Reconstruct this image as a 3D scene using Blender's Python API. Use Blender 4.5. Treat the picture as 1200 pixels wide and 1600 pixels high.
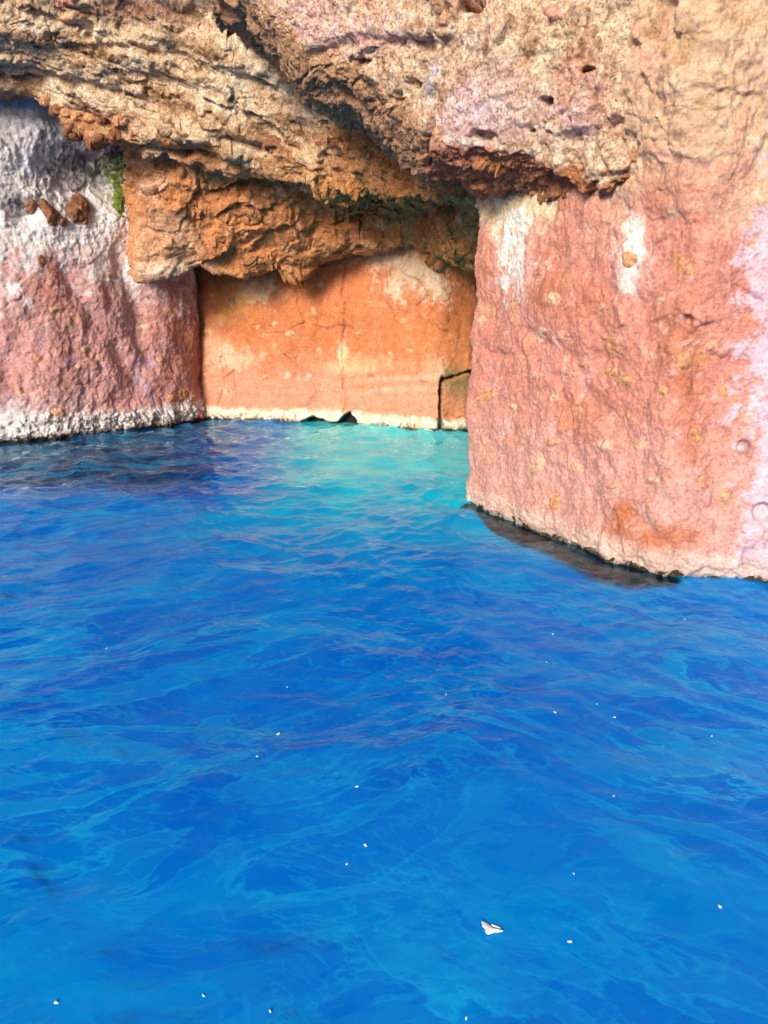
import bpy, math, random, time
T0 = time.time()
import numpy as np

# ------------------------------------------------------------------ camera, world, light, exposure
S = bpy.context.scene
for o in list(bpy.data.objects):
    bpy.data.objects.remove(o)
CAM_H, PITCH, FPX = 2.0, math.radians(14.0), 1202.0       # photograph measured at 1200 x 1600
cam_d = bpy.data.cameras.new('camera')
cam = bpy.data.objects.new('camera', cam_d)
S.collection.objects.link(cam)
cam.location = (0, 0, CAM_H)
cam.rotation_euler = (math.radians(90) - PITCH, 0, 0)
cam_d.sensor_fit = 'VERTICAL'
cam_d.sensor_height = 32.0
cam_d.lens = 32.0 * FPX / 1600.0
cam_d.clip_start = 0.05
cam_d.clip_end = 20000
S.camera = cam

SUN_EL, SUN_AZ = math.radians(20), math.radians(203)      # azimuth: 0 = +Y, clockwise; behind the boat, to the left
wd = bpy.data.worlds.new('World')
S.world = wd
wd.use_nodes = True
wn = wd.node_tree
wn.nodes.clear()
wo = wn.nodes.new('ShaderNodeOutputWorld')
wb = wn.nodes.new('ShaderNodeBackground')
ws = wn.nodes.new('ShaderNodeTexSky')
ws.sky_type = 'NISHITA'
ws.sun_disc = False
ws.sun_elevation = SUN_EL
ws.sun_rotation = SUN_AZ
ws.dust_density = 2.0
ws.air_density = 1.0
wb.inputs['Strength'].default_value = 0.12
wn.links.new(ws.outputs[0], wb.inputs[0])
wn.links.new(wb.outputs[0], wo.inputs[0])

sun_d = bpy.data.lights.new('sun', 'SUN')
sun_d.energy = 5.0
sun_d.angle = math.radians(18)
sun_d.color = (1.0, 0.95, 0.88)
sun = bpy.data.objects.new('sun', sun_d)
S.collection.objects.link(sun)
from mathutils import Vector, Matrix
sdir = Vector((math.sin(SUN_AZ) * math.cos(SUN_EL), math.cos(SUN_AZ) * math.cos(SUN_EL), math.sin(SUN_EL)))
sun.rotation_euler = sdir.to_track_quat('Z', 'Y').to_euler()

vs = S.view_settings
vs.view_transform = 'Standard'
vs.look = 'None'
vs.exposure = 0.1
vs.gamma = 1.0
vs.use_curve_mapping = False
S.render.engine = 'CYCLES'
S.cycles.max_bounces = 8
S.cycles.diffuse_bounces = 4
S.cycles.glossy_bounces = 3
S.cycles.transparent_max_bounces = 8
S.cycles.caustics_reflective = False
S.cycles.caustics_refractive = False
S.cycles.use_denoising = True

RNG = np.random.default_rng(7)
random.seed(7)
f32 = np.float32

# ------------------------------------------------------------------ measuring: pixel <-> place
CP, SP = math.cos(PITCH), math.sin(PITCH)

def ray(px, py):
    xc = (px - 600.0) / FPX
    yc = -(py - 800.0) / FPX
    return np.array([xc, yc * SP + CP, yc * CP - SP])

def P(px, py, y):
    d = ray(px, py)
    t = y / d[1]
    return np.array([0, 0, CAM_H]) + d * t

def W(px, py, z=0.0):
    d = ray(px, py)
    t = (z - CAM_H) / d[2]
    return np.array([0, 0, CAM_H]) + d * t

def chart(p):
    x = p[..., 0]
    y = p[..., 1]
    z = p[..., 2] - CAM_H
    f = np.maximum(y * CP - z * SP, 0.05)
    u = y * SP + z * CP
    return 600 + FPX * x / f, 800 - FPX * u / f

# ------------------------------------------------------------------ noise (numpy)
PERM = RNG.permutation(256).astype(np.int32)
PERM = np.concatenate([PERM, PERM, PERM])
_g = RNG.normal(size=(256, 3))
GRAD = (_g / np.linalg.norm(_g, axis=1, keepdims=True)).astype(f32)

from concurrent.futures import ThreadPoolExecutor
POOL = ThreadPoolExecutor(4)
CH = 12000

def chunked(fn, p):
    parts = list(POOL.map(fn, [p[k:k + CH] for k in range(0, len(p), CH)]))
    if isinstance(parts[0], tuple):
        return tuple(np.concatenate(z) for z in zip(*parts))
    return np.concatenate(parts)

def perlin(p):
    i = np.floor(p).astype(np.int32)
    f = (p - i).astype(f32)
    i &= 255
    w = f * f * f * (f * (f * 6 - 15) + 10)
    out = np.zeros(len(p), f32)
    for dx in (0, 1):
        wx = w[:, 0] if dx else 1 - w[:, 0]
        a = PERM[i[:, 0] + dx]
        for dy in (0, 1):
            wy = wx * (w[:, 1] if dy else 1 - w[:, 1])
            b = PERM[a + i[:, 1] + dy]
            for dz in (0, 1):
                wz = wy * (w[:, 2] if dz else 1 - w[:, 2])
                g = GRAD[PERM[b + i[:, 2] + dz] & 255]
                d = g[:, 0] * (f[:, 0] - dx) + g[:, 1] * (f[:, 1] - dy) + g[:, 2] * (f[:, 2] - dz)
                out += wz * d
    return out * 1.6

def fbm(p, scale, octs=4, gain=0.5, seed=0.0, mode='n'):
    """scale = size in metres of the largest feature"""
    return chunked(lambda a: _fbm(a, scale, octs, gain, seed, mode), p.reshape(-1, 3))

def _fbm(p, scale, octs, gain, seed, mode):
    q = (p.astype(f32) / f32(scale) + f32(seed * 17.31)).astype(f32)
    amp, tot, out = 1.0, 0.0, np.zeros(len(q), f32)
    for k in range(octs):
        n = perlin(q)
        if mode == 'b':
            n = np.abs(n) * 2 - 0.6
        elif mode == 'r':
            n = (1 - np.abs(n) * 2) * 1.0 - 0.4
        out += amp * n
        tot += amp
        amp *= gain
        q = q * f32(2.03) + f32(5.7)
    return out / tot

_h = RNG.random((256, 3)).astype(f32)
_t = RNG.normal(size=(256, 3)).astype(f32)
_v = RNG.random(256).astype(f32)

def worley(p, scale, seed=0.0):
    """nearest cell: F1, F2, random value, facet plane height (angular chunks)"""
    return chunked(lambda a: _worley(a, scale, seed), p.reshape(-1, 3))

def _worley(p, scale, seed):
    q = (p.astype(f32) / f32(scale) + f32(seed * 13.7)).astype(f32)
    i = np.floor(q).astype(np.int32)
    f1 = np.full(len(q), 9.0, f32)
    f2 = np.full(len(q), 9.0, f32)
    val = np.zeros(len(q), f32)
    fac = np.zeros(len(q), f32)
    for dx in (-1, 0, 1):
        for dy in (-1, 0, 1):
            for dz in (-1, 0, 1):
                c = i + np.array([dx, dy, dz], np.int32)
                cc = c & 255
                hh = PERM[PERM[PERM[cc[:, 0]] + cc[:, 1]] + cc[:, 2]] & 255
                d = q - (c + _h[hh])
                r = np.sqrt((d * d).sum(1))
                m = r < f1
                f2 = np.where(m, f1, np.minimum(f2, r))
                f1 = np.where(m, r, f1)
                val = np.where(m, _v[hh], val)
                fac = np.where(m, (d * _t[hh]).sum(1), fac)
    return f1, f2, val, fac

def chunks(p, scale, seed, tilt, step, joint, jw=.12):
    """angular blocks with recessed joints"""
    f1, f2, v, fac = worley(p, scale, seed)
    e = sm(f2 - f1, 0, jw * 2)
    return (tilt * fac + step * (v - .5)) * e - joint * (1 - sm(f2 - f1, 0, jw))

def sm(x, a, b):
    t = np.clip((x - a) / (b - a), 0, 1)
    return t * t * (3 - 2 * t)

def mix(c, col, m):
    m = np.clip(m, 0, 1)[:, None]
    return c * (1 - m) + np.array(col, f32) * m

def blob(s, t, cx, cy, rx, ry, soft=0.6, w=0.0):
    d = np.sqrt(((s - cx) / rx) ** 2 + ((t - cy) / ry) ** 2) + w
    return 1 - sm(d, 1 - soft, 1 + soft * 0.4)

def polydist(s, t, pts):
    best = np.full(len(s), 1e9, f32)
    for (ax, ay), (bx, by) in zip(pts[:-1], pts[1:]):
        vx, vy = bx - ax, by - ay
        k = np.clip(((s - ax) * vx + (t - ay) * vy) / (vx * vx + vy * vy), 0, 1)
        best = np.minimum(best, np.hypot(s - ax - k * vx, t - ay - k * vy))
    return best

# ------------------------------------------------------------------ materials
def nodes_of(name):
    m = bpy.data.materials.new(name)
    m.use_nodes = True
    nt = m.node_tree
    nt.nodes.clear()
    out = nt.nodes.new('ShaderNodeOutputMaterial')
    return m, nt, out

def N(nt, kind, **kw):
    n = nt.nodes.new(kind)
    for k, v in kw.items():
        if k in n.inputs:
            n.inputs[k].default_value = v
        else:
            setattr(n, k, v)
    return n

def mixcol(nt, fac, a, b, blend='MIX'):
    n = nt.nodes.new('ShaderNodeMix')
    n.data_type = 'RGBA'
    n.blend_type = blend
    for sock, v in ((n.inputs[0], fac), (n.inputs[6], a), (n.inputs[7], b)):
        if hasattr(v, 'is_linked'):
            nt.links.new(v, sock)
        else:
            sock.default_value = v
    return n.outputs[2]

def ramp(nt, src, stops):
    r = nt.nodes.new('ShaderNodeValToRGB')
    el = r.color_ramp.elements
    el[0].position, el[0].color = stops[0][0], (*stops[0][1], 1)
    el[1].position, el[1].color = stops[1][0], (*stops[1][1], 1)
    for p, c in stops[2:]:
        e = el.new(p)
        e.color = (*c, 1)
    nt.links.new(src, r.inputs[0])
    return r.outputs[0]

def rock_material(name, grain=0.35, bump=0.5, rough=0.9, spec=0.25, attr=True, col=(0.5, 0.3, 0.2), bscale=55.0, ts=1.0):
    m, nt, out = nodes_of(name)
    b = N(nt, 'ShaderNodeBsdfPrincipled', Roughness=rough)
    b.inputs['Specular IOR Level'].default_value = spec
    tc = N(nt, 'ShaderNodeTexCoord')
    if attr:
        a = N(nt, 'ShaderNodeAttribute', attribute_name='tint')
        base = a.outputs['Color']
    else:
        rgb = N(nt, 'ShaderNodeRGB')
        rgb.outputs[0].default_value = (*col, 1)
        base = rgb.outputs[0]
    n1 = N(nt, 'ShaderNodeTexNoise', Scale=38.0 * ts, Detail=6.0, Roughness=0.72)
    n2 = N(nt, 'ShaderNodeTexNoise', Scale=9.0 * ts, Detail=5.0, Roughness=0.65)
    nt.links.new(tc.outputs['Object'], n1.inputs['Vector'])
    nt.links.new(tc.outputs['Object'], n2.inputs['Vector'])
    g1 = ramp(nt, n1.outputs[0], [(0.30, (1 - 1.5 * grain,) * 3), (0.5, (1, 1, 1)), (0.72, (1 + 0.9 * grain,) * 3)])
    g2 = ramp(nt, n2.outputs[0], [(0.32, (1 - 0.6 * grain, 1 - 0.75 * grain, 1 - 0.85 * grain)), (0.66, (1 + 0.25 * grain, 1 + 0.3 * grain, 1 + 0.35 * grain))])
    c = mixcol(nt, 1.0, base, g1, 'MULTIPLY')
    c = mixcol(nt, 1.0, c, g2, 'MULTIPLY')
    nt.links.new(c, b.inputs['Base Color'])
    n3 = N(nt, 'ShaderNodeTexNoise', Scale=bscale, Detail=7.0, Roughness=0.7)
    nt.links.new(tc.outputs['Object'], n3.inputs['Vector'])
    bp = N(nt, 'ShaderNodeBump', Strength=bump, Distance=0.03)
    nt.links.new(n3.outputs[0], bp.inputs['Height'])
    nt.links.new(bp.outputs[0], b.inputs['Normal'])
    nt.links.new(b.outputs[0], out.inputs[0])
    return m

M_TUFF = rock_material('pink_tuff', 0.32, 0.65)
M_BACK = rock_material('orange_tuff', 0.30, 0.5)
M_RUST = rock_material('rust_breccia', 0.55, 0.7)
M_ROOF = rock_material('cream_breccia', 0.65, 0.8)
M_CRUST = rock_material('salt_crust', 0.5, 0.8, bscale=40.0)
M_FOOT = rock_material('wet_algae_rock', 0.6, 0.6, rough=0.6)
STONE_MATS = [rock_material('ochre_stone', 0.4, 0.4, attr=False, col=(0.52, 0.27, 0.09)),
              rock_material('tan_stone', 0.4, 0.4, attr=False, col=(0.58, 0.36, 0.20)),
              rock_material('salmon_stone', 0.4, 0.4, attr=False, col=(0.55, 0.27, 0.18)),
              rock_material('brown_stone', 0.7, 0.9, attr=False, col=(0.23, 0.10, 0.048), bscale=6.0, ts=.16),
              rock_material('buff_stone', 0.4, 0.4, attr=False, col=(0.62, 0.46, 0.32))]

# ------------------------------------------------------------------ object helpers
def link(o):
    S.collection.objects.link(o)
    return o

def grid_mesh(name, pos, col=None, mat=None, smooth=True, attrs=None):
    R, C = pos.shape[:2]
    me = bpy.data.meshes.new(name)
    idx = np.arange(R * C, dtype=np.int32).reshape(R, C)
    q = np.stack([idx[:-1, :-1], idx[:-1, 1:], idx[1:, 1:], idx[1:, :-1]], -1).reshape(-1, 4)
    me.vertices.add(R * C)
    me.vertices.foreach_set('co', pos.reshape(-1).astype(f32))
    me.loops.add(q.size)
    me.loops.foreach_set('vertex_index', q.reshape(-1))
    me.polygons.add(len(q))
    me.polygons.foreach_set('loop_start', np.arange(0, q.size, 4, dtype=np.int32))
    me.polygons.foreach_set('use_smooth', np.full(len(q), smooth))
    me.update(calc_edges=True)
    if col is not None:
        a = me.attributes.new('tint', 'FLOAT_COLOR', 'POINT')
        a.data.foreach_set('color', np.concatenate([col, np.ones((len(col), 1))], 1).astype(f32).reshape(-1))
    for k, v in (attrs or {}).items():
        a = me.attributes.new(k, 'FLOAT', 'POINT')
        a.data.foreach_set('value', v.astype(f32).reshape(-1))
    if mat:
        me.materials.append(mat)
    return me

def tag(o, label, cat, group=None, kind=None):
    if label: o['label'] = label
    if cat: o['category'] = cat
    if group: o['group'] = group
    if kind: o['kind'] = kind
    return o

def smooth1(a, axis, k):
    if k < 1: return a
    a = np.moveaxis(a, axis, 0)
    pad = np.concatenate([np.repeat(a[:1], k, 0) , a, np.repeat(a[-1:], k, 0)], 0)
    c = np.cumsum(np.concatenate([np.zeros_like(pad[:1]), pad], 0), 0)
    out = (c[2 * k + 1:] - c[:-(2 * k + 1)]) / (2 * k + 1)
    return np.moveaxis(out, 0, axis)

def dense(lat, res, kr=10, kc=10, coarse=0.12, fine=None):
    """lattice (R,C,3) -> dense grid; fine where the frame sees it, coarse beyond"""
    lat = np.array(lat, float)
    R, C = lat.shape[:2]
    def counts(L, lo, hi):
        d = np.linalg.norm(np.diff(L, axis=1), axis=2)
        out = []
        for k in range(L.shape[1] - 1):
            v = lo <= k < hi
            out.append(max(2, int(np.ceil(np.median(d[:, k]) / (res if v else coarse)))))
        return out
    r0, r1, c0, c1 = fine                       # lattice spans that the frame sees
    nc = counts(lat, c0, c1)
    nr = counts(lat.transpose(1, 0, 2), r0, r1)
    def wts(n):
        x = np.concatenate([np.linspace(i, i + 1, k, endpoint=False) for i, k in enumerate(n)] + [[len(n)]])
        i = np.minimum(x.astype(int), len(n) - 1)
        fr = x - i
        A = np.zeros((len(x), len(n) + 1))
        A[np.arange(len(x)), i] = 1 - fr
        A[np.arange(len(x)), i + 1] += fr
        return A
    p = np.einsum('ar,rcx,bc->abx', wts(nr), lat, wts(nc), optimize=True)
    for _ in range(2):
        p = smooth1(p, 0, kr)
        p = smooth1(p, 1, kc)
    return p

def normals(p):
    du = np.gradient(p, axis=1)
    dv = np.gradient(p, axis=0)
    n = np.cross(du, dv)
    n /= np.maximum(np.linalg.norm(n, axis=2, keepdims=True), 1e-9)
    return n

MASS = {}

def mass(name, lat, res, disp, colour, mat, label, cat, kr=10, kc=10, smooth=True, fine=None, warp=.06):
    p = dense(lat, res, kr, kc, fine=fine)
    for ax, sd in ((0, 181), (1, 182), (2, 183)):
        off = fbm(p.reshape(-1, 3).astype(f32), .8, 4, .55, seed=sd).reshape(p.shape[:2])
        if ax == 2:
            off = off * sm(np.abs(p[..., 2]), .1, .8)
        p[..., ax] += warp * off
    n = normals(p)
    to = np.array([0, 0, CAM_H]) - p
    if (n * to).sum() < 0:
        n = -n
        p = p[:, ::-1]
        n = n[:, ::-1]
    s, t = chart(p)
    q = p.reshape(-1, 3)
    d = disp(q.astype(f32), s.ravel(), t.ravel())
    p2 = p + n * d.reshape(p.shape[:2])[..., None]
    col = colour(q.astype(f32), s.ravel(), t.ravel(), d)
    print('MASS', name, p2.shape, round(time.time() - T0, 1))
    me = grid_mesh(name, p2, np.clip(col, 0.004, 0.9), mat, smooth)
    o = link(bpy.data.objects.new(name, me))
    tag(o, label, cat, kind='thing')
    s2, t2 = chart(p2)
    MASS[name] = (o, p2, normals(p2) * (1 if ((normals(p2) * to).sum() > 0) else -1), n, s2, t2)
    return o

# ================================================================== THE ROCK
Z3 = np.array([0, 0, 1.0])

def wall_lattice(cols, zs):
    """cols: (base xyz at z=0, lean x, lean y per metre of height)"""
    lat = []
    for z in zs:
        lat.append([np.array([b[0] + lx * z, b[1] + ly * z, z]) for b, lx, ly in cols])
    return np.array(lat)

# ---- right buttress: a tall slab of pink tuff standing in the sea
wl = lambda px, py: W(px, py)
bcols = [
    (np.array([6.0, 12.0, 0]), 0, 0),
    (np.array([3.2, 10.6, 0]), 0, 0),
    (np.array([1.75, 9.5, 0]), 0.02, 0.0),
    (wl(738, 779) + np.array([0, .12, 0]), 0.03, 0.05),
    (wl(721, 785), 0.04, 0.04),
    (wl(780, 808), 0.02, 0.03),
    (wl(860, 840), 0.0, 0.02),
    (wl(950, 876), 0.0, 0.02),
    (wl(1040, 902), 0.0, 0.02),
    (wl(1120, 905), 0.0, 0.02),
    (wl(1210, 911), 0.0, 0.02),
    (wl(1420, 930), 0.0, 0.02),
    (np.array([6.5, 5.0, 0]), 0, 0),
    (np.array([13.0, 2.5, 0]), 0, 0),
]
blat = wall_lattice(bcols, [-1.2, -.2, 0.6, 1.2, 1.8, 2.4, 3.0, 3.6, 4.2, 4.9, 6.5, 10.0])

def butt_disp(q, s, t):
    d = 0.10 * fbm(q, 1.3, 3, seed=1)
    # slanting scoops and ridges
    a = q.copy()
    a[:, 2] = q[:, 2] * 0.55 + q[:, 0] * 0.35
    d += 0.050 * fbm(a, 0.45, 3, seed=2)
    d += 0.030 * fbm(q, 0.20, 4, 0.6, seed=3)
    d += chunks(q + .06 * fbm(q, .2, 2, seed=4)[:, None], .24, 1, .022, .014, .004, .07) * sm(fbm(q, .6, 2, seed=9), -.05, .3)
    d += 0.020 * fbm(q, 0.06, 4, 0.7, seed=5) + .013 * fbm(a, .18, 3, .6, seed=10, mode='r')
    f1, f2, v, fac = worley(q, 0.07, seed=3)
    d -= 0.016 * sm(0.30 - f1, 0, .22) * (v > .62)
    # rough belt on the waterline and an undercut
    z = q[:, 2]
    belt = np.exp(-((z - .05) / .16) ** 2)
    d += belt * (0.035 * fbm(q, .12, 4, .6, seed=8) + 0.01)
    d -= 0.10 * sm(z, .20, -.25)
    # upper part rougher
    up = sm(t, 380, 180)
    d += up * (0.07 * fbm(q, .3, 5, .66, seed=6, mode='b') + .05 * fbm(q, .11, 5, .76, seed=11) + chunks(q + .08 * fbm(q, .25, 3, seed=12)[:, None], .34, 12, .05, .04, .003, .06))
    d += .20 * blob(s, t, 1050, 110, 130, 190, .95)          # the shoulder that runs up into the overhang
    # deep little holes in the lavender face
    for cx, cy, r in ((1163, 699, 11), (1190, 800, 18), (1075, 500, 9)):
        d -= 0.10 * blob(s, t, cx, cy, r, r, .5)
    # slanting dents
    for pts, w, dep in (([(905, 610), (960, 660), (985, 720)], 14, .03), ([(1085, 540), (1110, 640), (1120, 740)], 18, .05),
                        ([(830, 520), (900, 560), (960, 560)], 10, .025), ([(990, 800), (1040, 850), (1060, 890)], 12, .035),
                        ([(745, 545), (800, 560)], 8, .03), ([(1150, 448), (1185, 470)], 6, .05)):
        d -= dep * np.exp(-(polydist(s, t, pts) / w) ** 2)
    return d

def butt_col(q, s, t, d):
    n1 = fbm(q, .55, 4, .55, seed=21)
    n2 = fbm(q, .16, 5, .65, seed=22)
    n3 = fbm(q, .06, 4, .7, seed=23)
    c = np.tile(np.array([.57, .235, .175], f32), (len(q), 1))
    c = mix(c, (.52, .20, .12), sm(n1 + .7 * n2, -.02, .5))
    c = mix(c, (.68, .40, .34), .75 * sm(n2 + .5 * n3, .05, .45))
    c = mix(c, (.62, .30, .12), .7 * sm(fbm(q, .3, 4, .6, seed=24), .22, .42))
    c = mix(c, (.60, .36, .31), .55 * sm(q[:, 2] + .5 * n1, 1.6, .4))
    # cream weathering towards the top
    up = sm(t + 170 * n1 + 110 * n2, 400, 190) 
    c = mix(c, (.58, .40, .25), .9 * up)
    c = mix(c, (.62, .36, .28), .6 * up * sm(n1 + .6 * n2, -.02, .35))
    c = mix(c, (.72, .58, .40), .7 * up * sm(-n2 + .7 * n3, .12, .42))
    c = mix(c, (.60, .36, .22), .75 * up * sm(n1 + n2 + n3, .0, .4))
    c = mix(c, (.40, .24, .11), .7 * up * sm(fbm(q, .22, 4, .65, seed=26) + .4 * n3, .12, .4) * sm(t, 260, 160))
    c = mix(c, (.74, .60, .38), sm(blob(s, t, 800, 330, 70, 50, .8, 1.2 * n2), 0, 1))
    for cx, cy, rx, ry in ((806, 405, 30, 62), (985, 400, 26, 62), (815, 350, 26, 30)):
        c = mix(c, (.84, .78, .70), .9 * blob(s, t, cx, cy, rx, ry, .8, 1.6 * n2 + .5 * n3))
    # lavender face turned to the open sea, its skylight painted into the colour
    lv = sm(s - 12 + 40 * n1 + 70 * n2 + 60 * n3 - 45 * sm(t, 420, 250), 1130, 1165) * sm(t, 60, 260)
    c = mix(c, (.66, .47, .53), .9 * lv)
    c = mix(c, (.52, .26, .34), .7 * lv * sm(n3, .2, .42))
    # rust streaks low on the face
    for cx, cy, rx, ry in ((1015, 842, 62, 36), (975, 805, 40, 26), (790, 800, 40, 20), (850, 835, 60, 20), (745, 780, 26, 22),
                           (1085, 640, 26, 110), (930, 640, 40, 30), (905, 470, 60, 40), (1060, 600, 26, 90)):
        c = mix(c, (.46, .145, .055), (.8 if cy > 770 else .4) * blob(s, t, cx, cy, rx, ry, .9, 1.8 * n2))
    # pale salt belt on the waterline
    z = q[:, 2]
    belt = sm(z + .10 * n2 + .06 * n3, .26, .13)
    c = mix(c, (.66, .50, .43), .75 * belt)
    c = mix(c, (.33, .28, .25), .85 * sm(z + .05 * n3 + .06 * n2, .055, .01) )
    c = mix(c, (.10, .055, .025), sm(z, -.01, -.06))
    return c

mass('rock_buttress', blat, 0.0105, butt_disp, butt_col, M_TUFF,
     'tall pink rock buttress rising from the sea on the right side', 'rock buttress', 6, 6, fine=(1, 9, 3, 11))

# ---- left wall: mauve pink tuff under a white salt crust
lcols = [
    (np.array([-19.0, 4.0, 0]), 0, 0),
    (np.array([-12.5, 9.0, 0]), 0, 0),
    (wl(-190, 706), 0, .02),
    (wl(0, 691), 0, .03),
    (wl(100, 684), 0, .03),
    (wl(200, 673), 0, .02),
    (wl(275, 664), 0, .01),
    (wl(306, 659), 0, 0.0),
    (wl(319, 656), -.028, .0),
    (wl(323, 655) + np.array([.0, .35, 0]), -.028, .0),
    (wl(323, 655) + np.array([.05, 1.6, 0]), 0, 0),
]
llat = wall_lattice(lcols, [-1.5, -.2, .6, 1.2, 1.8, 2.4, 3.0, 3.7, 4.4, 5.2, 6.2, 8.0])

def left_disp(q, s, t):
    d = 0.16 * fbm(q, 1.6, 3, seed=31)
    a = q.copy()
    a[:, 2] = q[:, 2] * .45 - q[:, 0] * .3
    d += 0.075 * fbm(a, .6, 3, seed=32)
    d += 0.035 * fbm(q, .28, 4, .62, seed=33)
    d += 0.042 * fbm(q, .12, 5, .74, seed=34)
    d += chunks(q + .06 * fbm(q, .2, 2, seed=38)[:, None], .34, 33, .013, .010, .002, .07)
    z = q[:, 2]
    belt = sm(z + .12 * fbm(q, .3, 3, seed=35), .50, .30)
    d += belt * (.03 + .06 * fbm(q, .16, 4, .65, seed=36))
    d -= .25 * sm(z, .10, -.25)
    crust = sm(t, 430, 330)
    d += crust * (.06 * fbm(q, .2, 5, .7, seed=37) + .022 * fbm(q, .06, 3, .7, seed=39))
    # wide hollow where the dark stain sits, and the bulge below it
    d -= .35 * blob(s, t, 150, 270, 120, 60, .9)
    d -= .2 * blob(s, t, 40, 330, 30, 25, .9)
    for pts, w, dep in (([(190, 400), (215, 470), (235, 560)], 16, .10), ([(105, 425), (150, 500)], 14, .08),
                        ([(180, 545), (215, 600)], 12, .07)):
        d -= dep * np.exp(-(polydist(s, t, pts) / w) ** 2)
    return d

def left_col(q, s, t, d):
    n1 = fbm(q, .9, 4, .55, seed=41)
    n2 = fbm(q, .25, 5, .65, seed=42)
    n3 = fbm(q, .08, 4, .7, seed=43)
    c = np.tile(np.array([.60, .30, .27], f32), (len(q), 1))
    c = mix(c, (.52, .22, .17), sm(n1 + .5 * n2, .0, .45))
    c = mix(c, (.60, .40, .38), .7 * sm(n2 + .4 * n3, .05, .4))
    c = mix(c, (.50, .36, .47), .75 * sm(n1 * .8 + fbm(q, .5, 3, seed=44), .1, .5) * sm(t, 480, 580))
    c = mix(c, (.58, .36, .17), .6 * sm(fbm(q, .4, 4, .6, seed=45), .24, .42))
    c = mix(c, (.40, .145, .07), .8 * sm(s + 60 * n2, 235, 290) * sm(t, 420, 470) * sm(t, 640, 540))  # darker red right end: the wall's shading put into the colour
    wh = sm(t + 150 * n1 + 130 * n2 + 70 * n3, 470, 350)
    c = mix(c, (.80, .76, .74), .93 * wh)
    c = mix(c, (.50, .48, .48), .6 * wh * sm(t + 60 * n2, 330, 240))
    c = mix(c, (.62, .42, .38), .55 * wh * sm(n2 + .6 * n3, .05, .35) * sm(t, 330, 400))
    c = mix(c, (.55, .62, .72), .5 * wh * sm(n1 + n2, .05, .35) * sm(t, 330, 250))
    c = mix(c, (.20, .16, .14), .8 * wh * sm(n3 + .5 * n2, .16, .40) * sm(t, 400, 300))
    c = mix(c, (.45, .33, .26), .6 * wh * sm(fbm(q, .14, 4, .7, seed=46), .12, .38))
    for x0, y0, y1, w in ((52, 380, 455, 14), (105, 380, 430, 10), (155, 390, 450, 12)):
        c = mix(c, (.82, .77, .77), .8 * np.exp(-((s - x0 - 20 * n2) / w) ** 2) * sm(t + 50 * n2, y1, y0))
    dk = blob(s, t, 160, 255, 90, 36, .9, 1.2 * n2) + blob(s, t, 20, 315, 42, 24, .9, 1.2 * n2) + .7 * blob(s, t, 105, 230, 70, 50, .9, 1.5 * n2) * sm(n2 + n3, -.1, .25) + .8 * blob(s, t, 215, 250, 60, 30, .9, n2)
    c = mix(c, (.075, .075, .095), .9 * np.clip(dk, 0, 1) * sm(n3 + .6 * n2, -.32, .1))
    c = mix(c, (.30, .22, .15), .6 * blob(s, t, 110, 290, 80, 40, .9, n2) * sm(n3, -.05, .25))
    # green growth by the ledge
    gr = blob(s, t, 190, 280, 40, 50, .9, 1.6 * n2)
    c = mix(c, (.20, .26, .05), .85 * gr * sm(n3, -.25, .15))
    c = mix(c, (.80, .72, .76), .75 * blob(s, t, 20, 660, 120, 50, .9, n2 + n1))
    z = q[:, 2]
    belt = sm(z + .20 * n2 + .12 * n3, .46, .30)
    c = mix(c, (.80, .74, .72), .93 * belt)
    c = mix(c, (.13, .10, .07), .9 * belt * sm(n3 + .8 * n2 + .9 * (.22 - z), .02, .25) * sm(s, 60, 150))
    c = mix(c, (.07, .05, .035), sm(z + .06 * n3, .05, .0))
    return c

mass('rock_wall', llat, 0.017, left_disp, left_col, M_TUFF,
     'mauve pink rock wall with white salt crust at the left', 'rock wall', 6, 6, fine=(1, 9, 3, 10))

# ---- back wall of the cave: smooth orange tuff
kcols = [
    (np.array([-6.5, 17.5, 0]), 0, 0),
    (wl(285, 650), 0, 0.0),
    (wl(330, 656), 0, .0),
    (wl(420, 659), 0, .02),
    (wl(500, 660), 0, .02),
    (wl(545, 662), 0, .02),
    (wl(620, 671), 0, .02),
    (wl(682, 677), 0, .02),
    (wl(690, 677) + np.array([0.02, .05, 0]), 0, .02),
    (wl(735, 676) + np.array([0, .10, 0]), 0, .02),
    (np.array([2.6, 14.9, 0]), 0, .0),
    (np.array([4.6, 18.5, 0]), 0, 0),
]
klat = wall_lattice(kcols, [-1.5, -.2, .5, 1.0, 1.6, 2.2, 2.8, 3.4, 4.0, 4.8])
CRACK = [(545, 664), (538, 640), (537, 590), (536, 540), (539, 500), (535, 450), (538, 410)]

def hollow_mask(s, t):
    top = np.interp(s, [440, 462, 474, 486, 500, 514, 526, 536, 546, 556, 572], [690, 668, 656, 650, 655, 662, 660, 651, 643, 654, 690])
    return sm(t - top, -1.5, 3.5)

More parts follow.
